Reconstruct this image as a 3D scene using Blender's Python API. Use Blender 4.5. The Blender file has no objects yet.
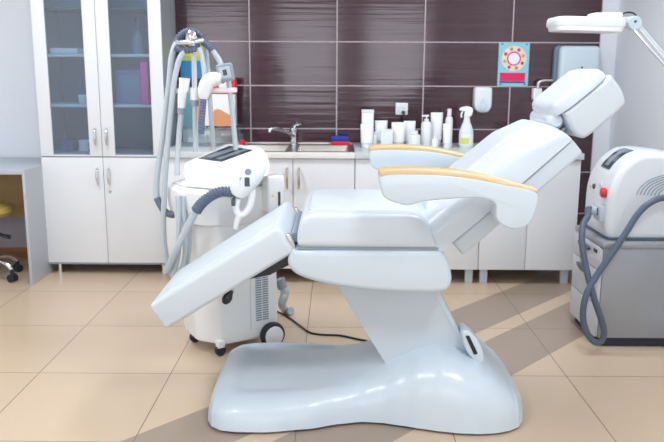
import bpy, bmesh, math, random
from mathutils import Vector, Matrix
random.seed(4)
PI = math.pi
SC = bpy.context.scene
COL = SC.collection
V = Vector

# ------------------------------------------------------------------ camera
F, PIT, YAW, ROLL, EYE = 750.0, math.radians(11.24), math.radians(0.3), math.radians(0.25), 1.30

def at(px, py, Y, z=None):
    """point of the room seen at a pixel, at distance Y (or on the height z)"""
    u, v = px - 332, 221 - py
    c, s = math.cos(ROLL), math.sin(ROLL)
    u, v = u*c - v*s, u*s + v*c
    y = F*math.cos(PIT) + v*math.sin(PIT)
    h = -F*math.sin(PIT) + v*math.cos(PIT)
    c, s = math.cos(YAW), math.sin(YAW)
    x, y = u*c - y*s, u*s + y*c
    t = Y/y if z is None else (z - EYE)/h
    return V((x*t, y*t, EYE + h*t))

def xz(Y, *pts):
    return [(at(a, b, Y).x, at(a, b, Y).z) for a, b in pts]

cd = bpy.data.cameras.new('camera')
cam = bpy.data.objects.new('camera', cd)
COL.objects.link(cam)
cd.sensor_width = 36.0
cd.lens = F/664*36
cd.clip_start = 0.05
cam.matrix_world = (Matrix.Translation((0, 0, EYE)) @ Matrix.Rotation(YAW, 4, 'Z')
                    @ Matrix.Rotation(PI/2 - PIT, 4, 'X') @ Matrix.Rotation(ROLL, 4, 'Z'))
cd.dof.use_dof = True
cd.dof.focus_distance = 2.75
cd.dof.aperture_fstop = 5.0
SC.camera = cam

# --------------------------------------------------------------- materials
def mat(name, col, rough=0.5, metal=0.0, coat=0.0, spec=0.5):
    m = bpy.data.materials.new(name)
    m.use_nodes = True
    b = m.node_tree.nodes['Principled BSDF']
    b.inputs['Base Color'].default_value = (*col, 1)
    b.inputs['Roughness'].default_value = rough
    b.inputs['Metallic'].default_value = metal
    b.inputs['Coat Weight'].default_value = coat
    b.inputs['Coat Roughness'].default_value = 0.05
    b.inputs['Specular IOR Level'].default_value = spec
    return m

def bsdf(m):
    return m.node_tree.nodes['Principled BSDF']

def noise_bump(m, scale, strength, dist=0.001):
    nt = m.node_tree
    tc = nt.nodes.new('ShaderNodeTexCoord')
    n = nt.nodes.new('ShaderNodeTexNoise')
    n.inputs['Scale'].default_value = scale
    b = nt.nodes.new('ShaderNodeBump')
    b.inputs['Strength'].default_value = strength
    b.inputs['Distance'].default_value = dist
    nt.links.new(tc.outputs['Object'], n.inputs['Vector'])
    nt.links.new(n.outputs['Fac'], b.inputs['Height'])
    nt.links.new(b.outputs['Normal'], bsdf(m).inputs['Normal'])

def math_node(nt, op, a, b=None):
    n = nt.nodes.new('ShaderNodeMath')
    n.operation = op
    for i, v in enumerate((a, b)):
        if v is None:
            continue
        if isinstance(v, (int, float)):
            n.inputs[i].default_value = v
        else:
            nt.links.new(v, n.inputs[i])
    return n.outputs[0]

def mix_col(nt, fac, a, b):
    n = nt.nodes.new('ShaderNodeMix')
    n.data_type = 'RGBA'
    for i, v in ((0, fac), (6, a), (7, b)):
        if isinstance(v, tuple):
            n.inputs[i].default_value = (*v, 1)
        elif isinstance(v, (int, float)):
            n.inputs[i].default_value = v
        else:
            nt.links.new(v, n.inputs[i])
    return n.outputs[2]

def mat_floor():
    m = mat('floor_tiles', (.55, .4, .28), 0.28, spec=0.4)
    nt = m.node_tree
    g = nt.nodes.new('ShaderNodeNewGeometry')
    s = nt.nodes.new('ShaderNodeSeparateXYZ')
    nt.links.new(g.outputs['Position'], s.inputs[0])
    tx = math_node(nt, 'DIVIDE', math_node(nt, 'SUBTRACT', s.outputs[0], 1.011 - 0.577*20), 0.577)
    ty = math_node(nt, 'DIVIDE', math_node(nt, 'SUBTRACT', s.outputs[1], 3.09 - 0.62*20), 0.62)
    def joint(t, w):
        f = math_node(nt, 'FRACT', t)
        a = math_node(nt, 'LESS_THAN', f, w)
        b = math_node(nt, 'GREATER_THAN', f, 1 - w)
        return math_node(nt, 'MAXIMUM', a, b)
    j = math_node(nt, 'MAXIMUM', joint(tx, .0035), joint(ty, .0032))
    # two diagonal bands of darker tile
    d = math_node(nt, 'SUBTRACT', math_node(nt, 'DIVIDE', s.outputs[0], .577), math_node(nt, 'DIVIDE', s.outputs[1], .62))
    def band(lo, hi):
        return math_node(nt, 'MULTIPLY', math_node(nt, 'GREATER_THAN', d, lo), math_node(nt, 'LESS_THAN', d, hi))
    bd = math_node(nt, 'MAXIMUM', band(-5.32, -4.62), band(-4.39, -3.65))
    cx = math_node(nt, 'FLOOR', tx)
    cy = math_node(nt, 'FLOOR', ty)
    cmb = nt.nodes.new('ShaderNodeCombineXYZ')
    nt.links.new(cx, cmb.inputs[0]); nt.links.new(cy, cmb.inputs[1])
    wn = nt.nodes.new('ShaderNodeTexWhiteNoise')
    nt.links.new(cmb.outputs[0], wn.inputs['Vector'])
    base = mix_col(nt, wn.outputs['Value'], (.59, .455, .325), (.63, .49, .355))
    nz = nt.nodes.new('ShaderNodeTexNoise')
    nz.inputs['Scale'].default_value = 3.0
    nz.inputs['Detail'].default_value = 6
    nt.links.new(g.outputs['Position'], nz.inputs['Vector'])
    base = mix_col(nt, math_node(nt, 'MULTIPLY', nz.outputs['Fac'], .25), base, (.68, .52, .37))
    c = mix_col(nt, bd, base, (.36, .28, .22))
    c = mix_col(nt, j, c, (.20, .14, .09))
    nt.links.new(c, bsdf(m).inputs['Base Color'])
    return m

def mat_tile():
    m = mat('plum_wall_tiles', (.05, .03, .035), 0.12, spec=0.6)
    nt = m.node_tree
    g = nt.nodes.new('ShaderNodeNewGeometry')
    s = nt.nodes.new('ShaderNodeSeparateXYZ')
    nt.links.new(g.outputs['Position'], s.inputs[0])
    tx = math_node(nt, 'DIVIDE', math_node(nt, 'SUBTRACT', s.outputs[0], 0.001 - .585*10), .585)
    tz = math_node(nt, 'DIVIDE', math_node(nt, 'SUBTRACT', s.outputs[2], 0.919 - .2895*10), .2895)
    def joint(t, w):
        f = math_node(nt, 'FRACT', t)
        return math_node(nt, 'MAXIMUM', math_node(nt, 'LESS_THAN', f, w), math_node(nt, 'GREATER_THAN', f, 1 - w))
    j = math_node(nt, 'MAXIMUM', joint(tx, .0065), joint(tz, .012))
    cmb = nt.nodes.new('ShaderNodeCombineXYZ')
    nt.links.new(math_node(nt, 'FLOOR', tx), cmb.inputs[0])
    nt.links.new(math_node(nt, 'FLOOR', tz), cmb.inputs[1])
    wn = nt.nodes.new('ShaderNodeTexWhiteNoise')
    nt.links.new(cmb.outputs[0], wn.inputs['Vector'])
    # long horizontal ripples pressed into each tile
    mp = nt.nodes.new('ShaderNodeCombineXYZ')
    nt.links.new(math_node(nt, 'MULTIPLY', s.outputs[0], 1.0), mp.inputs[0])
    nt.links.new(math_node(nt, 'MULTIPLY', s.outputs[2], 34.0), mp.inputs[1])
    nt.links.new(math_node(nt, 'MULTIPLY', wn.outputs['Value'], 40.0), mp.inputs[2])
    nz = nt.nodes.new('ShaderNodeTexNoise')
    nz.inputs['Scale'].default_value = 1.0
    nz.inputs['Detail'].default_value = 3
    nt.links.new(mp.outputs[0], nz.inputs['Vector'])
    base = mix_col(nt, nz.outputs['Fac'], (.040, .013, .021), (.086, .044, .055))
    base = mix_col(nt, math_node(nt, 'MULTIPLY', wn.outputs['Value'], .35), base, (.060, .022, .028))
    c = mix_col(nt, j, base, (.50, .42, .45))
    nt.links.new(c, bsdf(m).inputs['Base Color'])
    r = math_node(nt, 'ADD', math_node(nt, 'MULTIPLY', j, .5), .10)
    nt.links.new(r, bsdf(m).inputs['Roughness'])
    bp = nt.nodes.new('ShaderNodeBump')
    bp.inputs['Strength'].default_value = .38
    bp.inputs['Distance'].default_value = .0035
    nt.links.new(math_node(nt, 'SUBTRACT', nz.outputs['Fac'], j), bp.inputs['Height'])
    nt.links.new(bp.outputs['Normal'], bsdf(m).inputs['Normal'])
    return m

def mat_wood(name, a, b, scale=1.0, rough=.35):
    m = mat(name, a, rough)
    nt = m.node_tree
    tc = nt.nodes.new('ShaderNodeTexCoord')
    mp = nt.nodes.new('ShaderNodeMapping')
    mp.inputs['Scale'].default_value = (3*scale, 60*scale, 60*scale)
    nt.links.new(tc.outputs['Object'], mp.inputs[0])
    n = nt.nodes.new('ShaderNodeTexNoise')
    n.inputs['Scale'].default_value = 1.2
    n.inputs['Detail'].default_value = 4
    nt.links.new(mp.outputs[0], n.inputs['Vector'])
    r = nt.nodes.new('ShaderNodeValToRGB')
    r.color_ramp.elements[0].position = .35
    r.color_ramp.elements[0].color = (*a, 1)
    r.color_ramp.elements[1].position = .68
    r.color_ramp.elements[1].color = (*b, 1)
    nt.links.new(n.outputs['Fac'], r.inputs[0])
    nt.links.new(r.outputs[0], bsdf(m).inputs['Base Color'])
    return m

def mat_glass(name, tint, refl=.12, rough=.02):
    m = bpy.data.materials.new(name)
    m.use_nodes = True
    nt = m.node_tree
    nt.nodes.clear()
    o = nt.nodes.new('ShaderNodeOutputMaterial')
    t = nt.nodes.new('ShaderNodeBsdfTransparent')
    t.inputs[0].default_value = (*tint, 1)
    g = nt.nodes.new('ShaderNodeBsdfGlossy')
    g.inputs['Roughness'].default_value = rough
    mx = nt.nodes.new('ShaderNodeMixShader')
    mx.inputs[0].default_value = refl
    nt.links.new(t.outputs[0], mx.inputs[1])
    nt.links.new(g.outputs[0], mx.inputs[2])
    nt.links.new(mx.outputs[0], o.inputs[0])
    return m

def mat_emit(name, col, s):
    m = mat(name, col, .5)
    bsdf(m).inputs['Emission Color'].default_value = (*col, 1)
    bsdf(m).inputs['Emission Strength'].default_value = s
    return m

M = {}
M['floor'] = mat_floor()
M['tile'] = mat_tile()
M['paint'] = mat('pale_grey_paint', (.76, .79, .84), .7)
noise_bump(M['paint'], 90, .15)
M['ceil'] = mat('white_ceiling_paint', (.8, .8, .8), .8)
M['vinyl'] = mat('white_vinyl', (.63, .69, .745), .38, coat=.1)
noise_bump(M['vinyl'], 420, .06, .0006)
M['gloss'] = mat('glossy_white_fibreglass', (.60, .68, .745), .28, coat=.15)
M['satin'] = mat('white_lacquered_metal', (.58, .645, .70), .3)
M['piping'] = mat('grey_piping', (.28, .33, .40), .5)
M['black'] = mat('black_plastic', (.012, .013, .02), .35)
M['oak'] = mat_wood('oak_armrest', (.76, .57, .34), (.64, .44, .22))
M['cabinet'] = mat('white_cabinet_laminate', (.76, .775, .80), .38)
noise_bump(M['cabinet'], 60, .05)
M['cab_side'] = mat('cabinet_interior_grey_laminate', (.42, .45, .50), .45)
M['cab_in'] = mat('cabinet_inside_laminate', (.14, .24, .36), .5)
M['shelf'] = mat('shelf_laminate', (.62, .68, .74), .4)
M['chrome'] = mat('chrome', (.80, .81, .83), .12, 1.0)
M['steel'] = mat('brushed_steel', (.62, .60, .57), .28, 1.0)
M['nickel'] = mat('warm_nickel', (.62, .54, .46), .3, 1.0)
M['worktop'] = mat('pale_worktop', (.60, .645, .68), .35)
M['worktop_edge'] = mat('cream_worktop_edge', (.82, .80, .78), .4)
M['glass'] = mat_glass('cabinet_glass', (.74, .83, .91), .14, .12)
M['greenglass'] = mat('green_glass_edge', (.02, .10, .09), .1)
M['machine'] = mat('white_abs_plastic', (.86, .865, .865), .3)
M['hose'] = mat('pale_grey_hose', (.50, .555, .60), .35)
M['corr'] = mat('slate_corrugated_hose', (.13, .16, .23), .5)
M['slate'] = mat('slate_blue_hose', (.085, .115, .17), .45)
M['screen'] = mat('dark_display', (.06, .075, .10), .1, coat=.5)
M['display2'] = mat('display_menu_grey', (.24, .28, .33), .2)
M['label'] = mat('printed_dark_grey', (.07, .08, .10), .5)
M['yellow'] = mat('yellow_sign', (.85, .65, .05), .5)
M['rubber'] = mat('black_rubber', (.02, .022, .03), .6)
M['laser'] = mat('white_grey_plastic', (.70, .735, .78), .3)
M['cart'] = mat('grey_cart_metal', (.33, .345, .37), .36, .35)
M['cart_white'] = mat('pale_cart_drawer', (.60, .62, .65), .4)
M['red'] = mat('red_plastic', (.75, .02, .04), .35)
M['blue'] = mat('blue_sponge', (.02, .06, .42), .8)
M['green'] = mat('green_print', (.45, .62, .05), .5)
M['sky'] = mat('light_blue_print', (.26, .60, .70), .5)
M['azure'] = mat('azure_print', (.02, .25, .55), .5)
M['magenta'] = mat('magenta_print', (.75, .01, .11), .5)
M['pink'] = mat('pink_file_cover', (.95, .015, .36), .5)
M['peach'] = mat('peach_print', (.72, .30, .14), .5)
M['cream'] = mat('cream_print', (.80, .70, .58), .5)
M['white'] = mat('white_plastic', (.84, .86, .87), .35)
M['clear'] = mat_glass('clear_plastic', (.93, .95, .96), .18, .15)
M['milky'] = mat('milky_bottle_plastic', (.72, .80, .82), .25)
M['limelabel'] = mat('lime_label', (.62, .72, .12), .5)
M['dispenser'] = mat('pale_blue_dispenser', (.60, .70, .78), .3)
M['soapshell'] = mat('pale_soap_dispenser_shell', (.76, .81, .85), .3)
M['dispback'] = mat('blue_grey_dispenser_back', (.16, .22, .32), .35)
M['lampbody'] = mat('cream_white_lamp_shell', (.80, .83, .82), .4)
M['lens'] = mat('white_lamp_diffuser', (.9, .9, .88), .3)
M['desk'] = mat('grey_desk_laminate', (.45, .48, .53), .4)
M['desk_panel'] = mat_wood('tan_desk_panel', (.42, .27, .11), (.36, .22, .085), .4, .5)
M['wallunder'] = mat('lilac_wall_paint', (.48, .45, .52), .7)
M['base'] = mat_wood('orange_wood_baseboard', (.45, .20, .07), (.36, .15, .05), .5)
M['mustard'] = mat('mustard_vinyl', (.50, .36, .10), .45)
M['pale_light'] = mat_emit('added_lamp_glow', (.95, .98, 1), 5.0)  # glow for the added, unseen ceiling panels
M['winframe'] = mat('white_window_frame', (.8, .8, .8), .4)
M['navy'] = mat('navy_print', (.03, .05, .2), .5)

# ------------------------------------------------------------------ helpers
def root_of(o):
    while o.parent:
        o = o.parent
    return o

def obj(name, bm, m, parent=None, world=True, label=None, angle=35, smooth=True):
    """link a bmesh as ONE mesh object; world=True: coordinates are room coordinates"""
    bmesh.ops.remove_doubles(bm, verts=bm.verts, dist=1e-6)
    bmesh.ops.recalc_face_normals(bm, faces=bm.faces)
    if parent is not None and world:
        bmesh.ops.transform(bm, matrix=root_of(parent).matrix_basis.inverted(), verts=bm.verts)
    me = bpy.data.meshes.new(name)
    bm.to_mesh(me); bm.free()
    mats = m if isinstance(m, (list, tuple)) else [m]
    for k in mats:
        me.materials.append(M[k] if isinstance(k, str) else k)
    if smooth:
        me.polygons.foreach_set('use_smooth', [len(p.vertices) <= 4 for p in me.polygons])
        me.set_sharp_from_angle(angle=math.radians(angle))
    o = bpy.data.objects.new(name, me)
    COL.objects.link(o)
    if parent is not None:
        o.parent = parent
    if label:
        o['label'] = label
    return o

def tag(o, label, cat, group=None):
    o['label'] = label; o['category'] = cat
    if group:
        o['group'] = group
    return o

def thing(name, label, cat, loc=(0, 0, 0), rotz=0.0, group=None):
    o = bpy.data.objects.new(name, None)
    o.empty_display_size = .1
    COL.objects.link(o)
    o.location = loc; o.rotation_euler = (0, 0, rotz)
    o.matrix_basis = Matrix.Translation(loc) @ Matrix.Rotation(rotz, 4, 'Z')
    return tag(o, label, cat, group)

def struct(name, bm, m, parent=None):
    o = obj(name, bm, m, parent)
    if parent is None:
        o['kind'] = 'structure'
    return o

def new():
    return bmesh.new()

def box(x0, x1, y0, y1, z0, z1, bev=0.0, seg=2, bm=None):
    b = bmesh.new()
    bmesh.ops.create_cube(b, size=1)
    for v in b.verts:
        v.co = V(((x0+x1)/2 + v.co.x*(x1-x0), (y0+y1)/2 + v.co.y*(y1-y0), (z0+z1)/2 + v.co.z*(z1-z0)))
    if bev > 0:
        bmesh.ops.bevel(b, geom=list(b.edges), offset=bev, segments=seg, affect='EDGES', profile=.6)
    return b if bm is None else merge(bm, b)

def merge(a, b, m=None):
    if m is not None:
        bmesh.ops.transform(b, matrix=m, verts=b.verts)
    me = bpy.data.meshes.new('tmp')
    b.to_mesh(me); b.free()
    a.from_mesh(me)
    bpy.data.meshes.remove(me)
    return a

def loft(rings, bm=None, caps=True, closed=True):
    bm = bm or bmesh.new()
    R = [[bm.verts.new(p) for p in r] for r in rings]
    n = len(R[0])
    for a, b in zip(R[:-1], R[1:]):
        for i in range(n if closed else n-1):
            bm.faces.new((a[i], a[(i+1) % n], b[(i+1) % n], b[i]))
    if caps:
        bm.faces.new(R[0][::-1]); bm.faces.new(R[-1])
    return bm

def cat(p0, p1, p2, p3, t):
    return .5*((2*p1) + (p2-p0)*t + (2*p0-5*p1+4*p2-p3)*t*t + (3*p1-p0-3*p2+p3)*t**3)

def spline(pts, n=8):
    pts = [V(p) for p in pts]
    out = []
    for i in range(len(pts)-1):
        p0 = pts[max(i-1, 0)]; p3 = pts[min(i+2, len(pts)-1)]
        for k in range(n):
            out.append(cat(p0, pts[i], pts[i+1], p3, k/n))
    out.append(pts[-1])
    return out

def tube(pts, r, n=12, smooth=8, bm=None, ribs=0.0, pitch=.012):
    """round tube along a path; ribs>0 gives a corrugated surface"""
    P = spline(pts, smooth) if smooth else [V(p) for p in pts]
    if ribs:
        L = [0.0]
        for a, b in zip(P[:-1], P[1:]):
            L.append(L[-1] + (b-a).length)
        k = max(2, int(L[-1]/pitch))*4
        Q = []
        for i in range(k+1):
            d = L[-1]*i/k
            j = 0
            while j < len(L)-2 and L[j+1] < d:
                j += 1
            t = (d-L[j])/max(L[j+1]-L[j], 1e-9)
            Q.append(P[j].lerp(P[j+1], min(t, 1)))
        P = Q
    rings = []
    up = None
    for i, p in enumerate(P):
        t = (P[min(i+1, len(P)-1)] - P[max(i-1, 0)]).normalized()
        if up is None:
            up = V((0, 0, 1)) if abs(t.z) < .9 else V((1, 0, 0))
        a = t.cross(up).normalized(); up = a.cross(t).normalized()
        rr = r if not callable(r) else r(i/(len(P)-1))
        if ribs:
            rr *= 1 + (ribs if i % 4 in (1, 2) else -ribs)
        rings.append([p + (a*math.cos(2*PI*k/n) + up*math.sin(2*PI*k/n))*rr for k in range(n)])
    return loft(rings, bm)

def lathe(prof, c, n=24, bm=None, mtx=None):
    b = bmesh.new()
    rings = [[V((r*math.cos(2*PI*k/n), r*math.sin(2*PI*k/n), z)) for k in range(n)] for r, z in prof]
    loft(rings, b)
    m = Matrix.Translation(c) @ (mtx if mtx is not None else Matrix.Identity(4))
    bmesh.ops.transform(b, matrix=m, verts=b.verts)
    return b if bm is None else merge(bm, b)

def inset(poly, d):
    n = len(poly)
    area = sum(poly[i][0]*poly[(i+1) % n][1] - poly[(i+1) % n][0]*poly[i][1] for i in range(n))
    sgn = 1 if area > 0 else -1
    out = []
    for i in range(n):
        a, b, c = V(poly[i-1]), V(poly[i]), V(poly[(i+1) % n])
        e1, e2 = (b-a).normalized(), (c-b).normalized()
        n1, n2 = V((-e1.y, e1.x))*sgn, V((-e2.y, e2.x))*sgn
        m = (n1+n2)
        m = m/max(m.length_squared, .35)*2*1.0 if m.length > 1e-6 else n1
        m = m if m.length < 1.6 else m.normalized()*1.6
        q = b + m*d
        out.append(q)
    if d <= 1e-5:
        return [(q.x, q.y) for q in out]
    # points pushed past the far side of a tight curve fall back on their nearest sound neighbour
    P2 = [V(p) for p in poly]
    def dist(q):
        best = 9
        for i in range(n):
            a, e = P2[i], P2[(i+1) % n] - P2[i]
            t = min(max((q-a).dot(e)/max(e.length_squared, 1e-12), 0), 1)
            best = min(best, (a+e*t-q).length)
        return best
    ok = [dist(q) > d*.96 for q in out]
    if not any(ok):
        return [(q.x, q.y) for q in out]
    fin = []
    for i in range(n):
        k = 0
        while not (ok[(i+k) % n] or ok[(i-k) % n]):
            k += 1
        q = out[(i+k) % n] if ok[(i+k) % n] else out[(i-k) % n]
        fin.append((q.x, q.y))
    return fin

def smooth_poly(pts, n=4, corners=()):
    """closed polygon through pts, rounded; indices in corners stay sharp"""
    N = len(pts)
    out = []
    for i in range(N):
        p1, p2 = V(pts[i]), V(pts[(i+1) % N])
        p0 = p1 - (p2-p1)*.3 if i in corners else V(pts[i-1])
        p3 = p2 + (p2-p1)*.3 if (i+1) % N in corners else V(pts[(i+2) % N])
        if i in corners:
            p0 = p1 + (p1-p2)*.5
        for k in range(n):
            q = cat(p0, p1, p2, p3, k/n)
            out.append((q.x, q.y))
    return out

def round_poly(pts, r, n=4):
    """polygon with each corner cut by an arc-like curve of size r (number or list)"""
    out = []
    N = len(pts)
    for i in range(N):
        rr = r[i] if isinstance(r, (list, tuple)) else r
        a, b, c = V(pts[i-1]), V(pts[i]), V(pts[(i+1) % N])
        d1 = min(rr, (a-b).length*.48); d2 = min(rr, (c-b).length*.48)
        if rr <= 0:
            out.append((b.x, b.y)); continue
        s = b + (a-b).normalized()*d1
        e = b + (c-b).normalized()*d2
        for k in range(n+1):
            t = k/n
            q = s*(1-t)**2 + b*2*t*(1-t) + e*t*t
            out.append((q.x, q.y))
    return out

def slab(poly, a0, a1, r=0.0, seg=3, axis='Y', bm=None, warp=None):
    """extrude a polygon between a0 and a1 along an axis, with rounded rims of radius r"""
    def pt(p, d):
        if axis == 'Y':
            q = V((p[0], d, p[1]))
        elif axis == 'Z':
            q = V((p[0], p[1], d))
        else:
            q = V((d, p[0], p[1]))
        return warp(q) if warp else q
    rings = []
    if r > 0:
        for k in range(seg+1):
            t = PI/2*k/seg
            rings.append([pt(p, a0 + r*(1-math.sin(t))) for p in inset(poly, r*(1-math.cos(t)))])
        rings.reverse()
        rings2 = []
        for k in range(seg+1):
            t = PI/2*k/seg
            rings2.append([pt(p, a1 - r*(1-math.sin(t))) for p in inset(poly, r*(1-math.cos(t)))])
        # order: small at a0 -> full -> full -> small at a1
        rings = rings[::1]
        rings = sorted_rings(rings, rings2)
    else:
        rings = [[pt(p, a0) for p in poly], [pt(p, a1) for p in poly]]
    return loft(rings, bm)

def sorted_rings(lo, hi):
    # lo currently runs from inset (k=seg) to full (k=0); the k index maps
    # sin(t): k=0 -> depth r and no inset ; k=seg -> depth 0 and inset r
    return lo + hi

def bar(a, b, w, h=None, bm=None, bev=0.0):
    """rectangular bar between two points"""
    a, b = V(a), V(b)
    h = h or w
    L = (b-a).length
    t = (b-a).normalized()
    up = V((0, 0, 1)) if abs(t.z) < .95 else V((0, 1, 0))
    x = t.cross(up).normalized(); y = x.cross(t).normalized()
    k = box(-w/2, w/2, -h/2, h/2, 0, L, bev)
    m = Matrix((x, y, t)).transposed().to_4x4()
    m.translation = a
    bmesh.ops.transform(k, matrix=m, verts=k.verts)
    return k if bm is None else merge(bm, k)

def rotx90():
    return Matrix.Rotation(PI/2, 4, 'X')

# ---------------------------------------------------------------- the room
WY = 5.15          # tiled wall face
XL, XR, YB, HC = -2.9, 1.87, -2.6, 2.75
struct('floor', box(XL, XR, YB, WY+.1, -.06, 0), 'floor')
struct('ceiling', box(XL, XR, YB, WY+.1, HC, HC+.06), 'ceil')
struct('wall_back', box(XL, XR, WY+.012, WY+.12, 0, HC), 'paint')
struct('trim_1', box(-1.30, 1.757, WY, WY+.012, 0, HC), 'tile')
struct('wall_right', box(XR, XR+.1, YB, WY+.12, 0, HC), 'paint')
struct('wall_left', box(XL-.1, XL, YB, WY+.12, 0, HC), 'paint')
struct('baseboard_back', box(XL, -1.87, WY-.004, WY+.012, 0, .072, .003), 'base')
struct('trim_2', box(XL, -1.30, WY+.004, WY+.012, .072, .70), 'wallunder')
# rear wall behind the viewer with three tall windows
wins = [(-2.55, -1.45), (-1.05, .05), (.45, 1.55)]
ZW0, ZW1 = .75, 2.45
b = new()
edges = [XL] + [e for w in wins for e in w] + [XR]
for i in range(0, len(edges), 2):
    box(edges[i], edges[i+1], YB-.1, YB, 0, HC, bm=b)
for w in wins:
    box(w[0], w[1], YB-.1, YB, 0, ZW0, bm=b)
    box(w[0], w[1], YB-.1, YB, ZW1, HC, bm=b)
struct('wall_rear', b, 'paint')
for i, w in enumerate(wins):
    b = new()
    for x in (w[0]+.025, (w[0]+w[1])/2, w[1]-.025):
        box(x-.025, x+.025, YB-.08, YB-.02, ZW0, ZW1, bm=b)
    for z in (ZW0+.025, ZW1-.025):
        box(w[0], w[1], YB-.08, YB-.02, z-.025, z+.025, bm=b)
    struct('window_%d' % (i+1), b, 'winframe')
    L = bpy.data.lights.new('window_daylight', 'AREA')
    L.shape = 'RECTANGLE'; L.size = w[1]-w[0]-.1; L.size_y = ZW1-ZW0-.1
    L.energy = 19; L.color = (.90, .95, 1.0)
    lo = bpy.data.objects.new('window_daylight', L)
    lo.location = ((w[0]+w[1])/2, YB+.02, (ZW0+ZW1)/2)
    lo.rotation_euler = (PI/2, 0, 0)      # shines towards +Y
    COL.objects.link(lo)
# ceiling lamps added for light from above, all out of view
for i, (x, y) in enumerate([(-1.5, 1.2), (.9, 1.2), (-1.5, 3.4), (.9, 3.4)]):
    t = thing('added_ceiling_lamp', 'flat white ceiling lamp panel above the room', 'ceiling lamp', (x, y, HC), 0, 'ceiling lamps')
    obj('housing', box(x-.31, x+.31, y-.31, y+.31, HC-.05, HC, .005), 'white', t)
    obj('diffuser', box(x-.28, x+.28, y-.28, y+.28, HC-.06, HC-.048, .003), 'pale_light', t)
    L = bpy.data.lights.new('added_lamp_light', 'AREA')
    L.shape = 'SQUARE'; L.size = .56; L.energy = 27 if y > 2 else 26; L.color = (.915, .955, 1)
    lo = bpy.data.objects.new('added_lamp_light', L)
    lo.location = (x, y, HC-.065)
    COL.objects.link(lo)

# ---------------------------------------------------------- tall cabinet
CX0, CX1, CM, CF = -1.866, -1.075, -1.476, 4.72
cab = thing('tall_cabinet', 'tall white cabinet with glass upper doors and solid lower doors', 'cabinet', (-1.47, 4.93, 0))
b = new()
box(CX0, CX0+.018, CF+.02, WY-.003, .075, 2.12, bm=b)
box(CX1-.018, CX1, CF+.02, WY-.003, .075, 2.12, bm=b)
box(CX0, CX1, CF+.02, WY-.003, 2.10, 2.12, bm=b)
box(CX0, CX1, CF+.02, WY-.003, .075, .095, bm=b)
box(CX0, CX1, CF+.02, WY-.003, .765, .787, bm=b)
obj('carcass', b, 'cab_side', cab)
obj('bottom_rail', box(CX0+.001, CX1-.001, CF+.004, CF+.0195, .066, .077), 'piping', cab, label='dark grey rail under the lower doors')
obj('back_panel', box(CX0+.018, CX1-.018, WY-.02, WY-.004, .095, 2.10), 'cab_in', cab)
for z in (1.085, 1.395):
    obj('shelf', box(CX0+.019, CX1-.019, CF+.04, WY-.02, z-.009, z+.009, .001), 'shelf', cab)
obj('glass_shelf', box(CX0+.019, CX1-.019, CF+.04, WY-.02, 1.668, 1.682), 'greenglass', cab, label='dark green glass shelf near the top')
def bow_handle(x, zc, y, parent, m='chrome', h=.11, name='handle'):
    tube([(x, y+.002, zc-h/2), (x, y-.022, zc-h/2+.012), (x, y-.030, zc), (x, y-.022, zc+h/2-.012), (x, y+.002, zc+h/2)], .0065, 10, 6, None)
    bm = tube([(x, y+.002, zc-h/2), (x, y-.022, zc-h/2+.012), (x, y-.030, zc), (x, y-.022, zc+h/2-.012), (x, y+.002, zc+h/2)], lambda t: .0085 - .0035*abs(2*t-1), 10, 6)
    return obj(name, bm, m, parent)
for x0, x1, hx in ((CX0, CM-.0015, CM-.036), (CM+.0015, CX1, CM+.036)):
    d = obj('door', box(x0, x1, CF, CF+.018, .078, .763, .0015), 'cabinet', cab)
    bow_handle(hx, .643, CF, d)
    if hx > CM:
        obj('lock', lathe([(.0, 0), (.009, 0), (.009, .006), (.0, .006)], (hx, CF+.001, .545), 14, None, rotx90()), 'nickel', d)
    b = new()
    s = .079
    box(x0, x0+s, CF, CF+.018, .770, 2.12, .0015, bm=b)
    box(x1-s, x1, CF, CF+.018, .770, 2.12, .0015, bm=b)
    box(x0+s, x1-s, CF, CF+.018, 2.04, 2.12, bm=b)
    box(x0+s, x1-s, CF, CF+.018, .770, .780, bm=b)
    d = obj('glass_door', b, 'cabinet', cab)
    obj('pane', box(x0+s, x1-s, CF+.007, CF+.011, .780, 2.04), 'glass', d)
    bow_handle(hx, .893, CF, d)
for x in (CX0+.06, CX1-.05):
    for y in (CF+.035, WY-.08):
        obj('leg', lathe([(.014, 0), (.014, .07), (.022, .07), (.022, .0765)], (x, y, 0), 14), 'chrome', cab)
# what stands behind the glass
t = obj('folded_towel', slab(round_poly([(-1.80, 1.405), (-1.62, 1.405), (-1.62, 1.44), (-1.80, 1.44)], .014), 4.80, 5.02, .012), 'white')
tag(t, 'white folded towel on the upper shelf behind the left glass door', 'towel')
t = obj('file_binder', box(-1.222, -1.178, 4.752, 5.02, 1.0955, 1.355, .004), 'pink')
tag(t, 'bright pink file standing behind the right glass door', 'file')
t = thing('tall_bottle', 'dark tall-necked bottle on the upper shelf behind right glass door', 'bottle', (-1.27, 4.92, 1.404))
obj('body', lathe([(.0, 0), (.036, 0), (.038, .01), (.036, .09), (.016, .14), (.012, .15), (.012, .2), (.0, .2)], (-1.27, 4.92, 1.4045), 20), 'dispback', t)
obj('cap', lathe([(.0, .2), (.014, .2), (.014, .225), (.0, .225)], (-1.27, 4.92, 1.4045), 16), 'label', t)
t = thing('storage_carton', 'grey carton behind right glass door, on the middle shelf', 'box', (-1.33, 4.93, 1.094))
obj('body', box(-1.40, -1.24, 4.82, 5.06, 1.0945, 1.28, .003), 'cab_in', t)
obj('lid', box(-1.403, -1.237, 4.817, 5.063, 1.281, 1.305, .003), 'cab_in', t)
t = thing('small_jar', 'small pale jar on the middle shelf behind left glass door', 'jar', (-1.63, 4.88, 1.094))
obj('body', lathe([(0, 0), (.028, 0), (.03, .01), (.03, .04), (0, .04)], (-1.63, 4.88, 1.0945), 18), 'milky', t)
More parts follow.
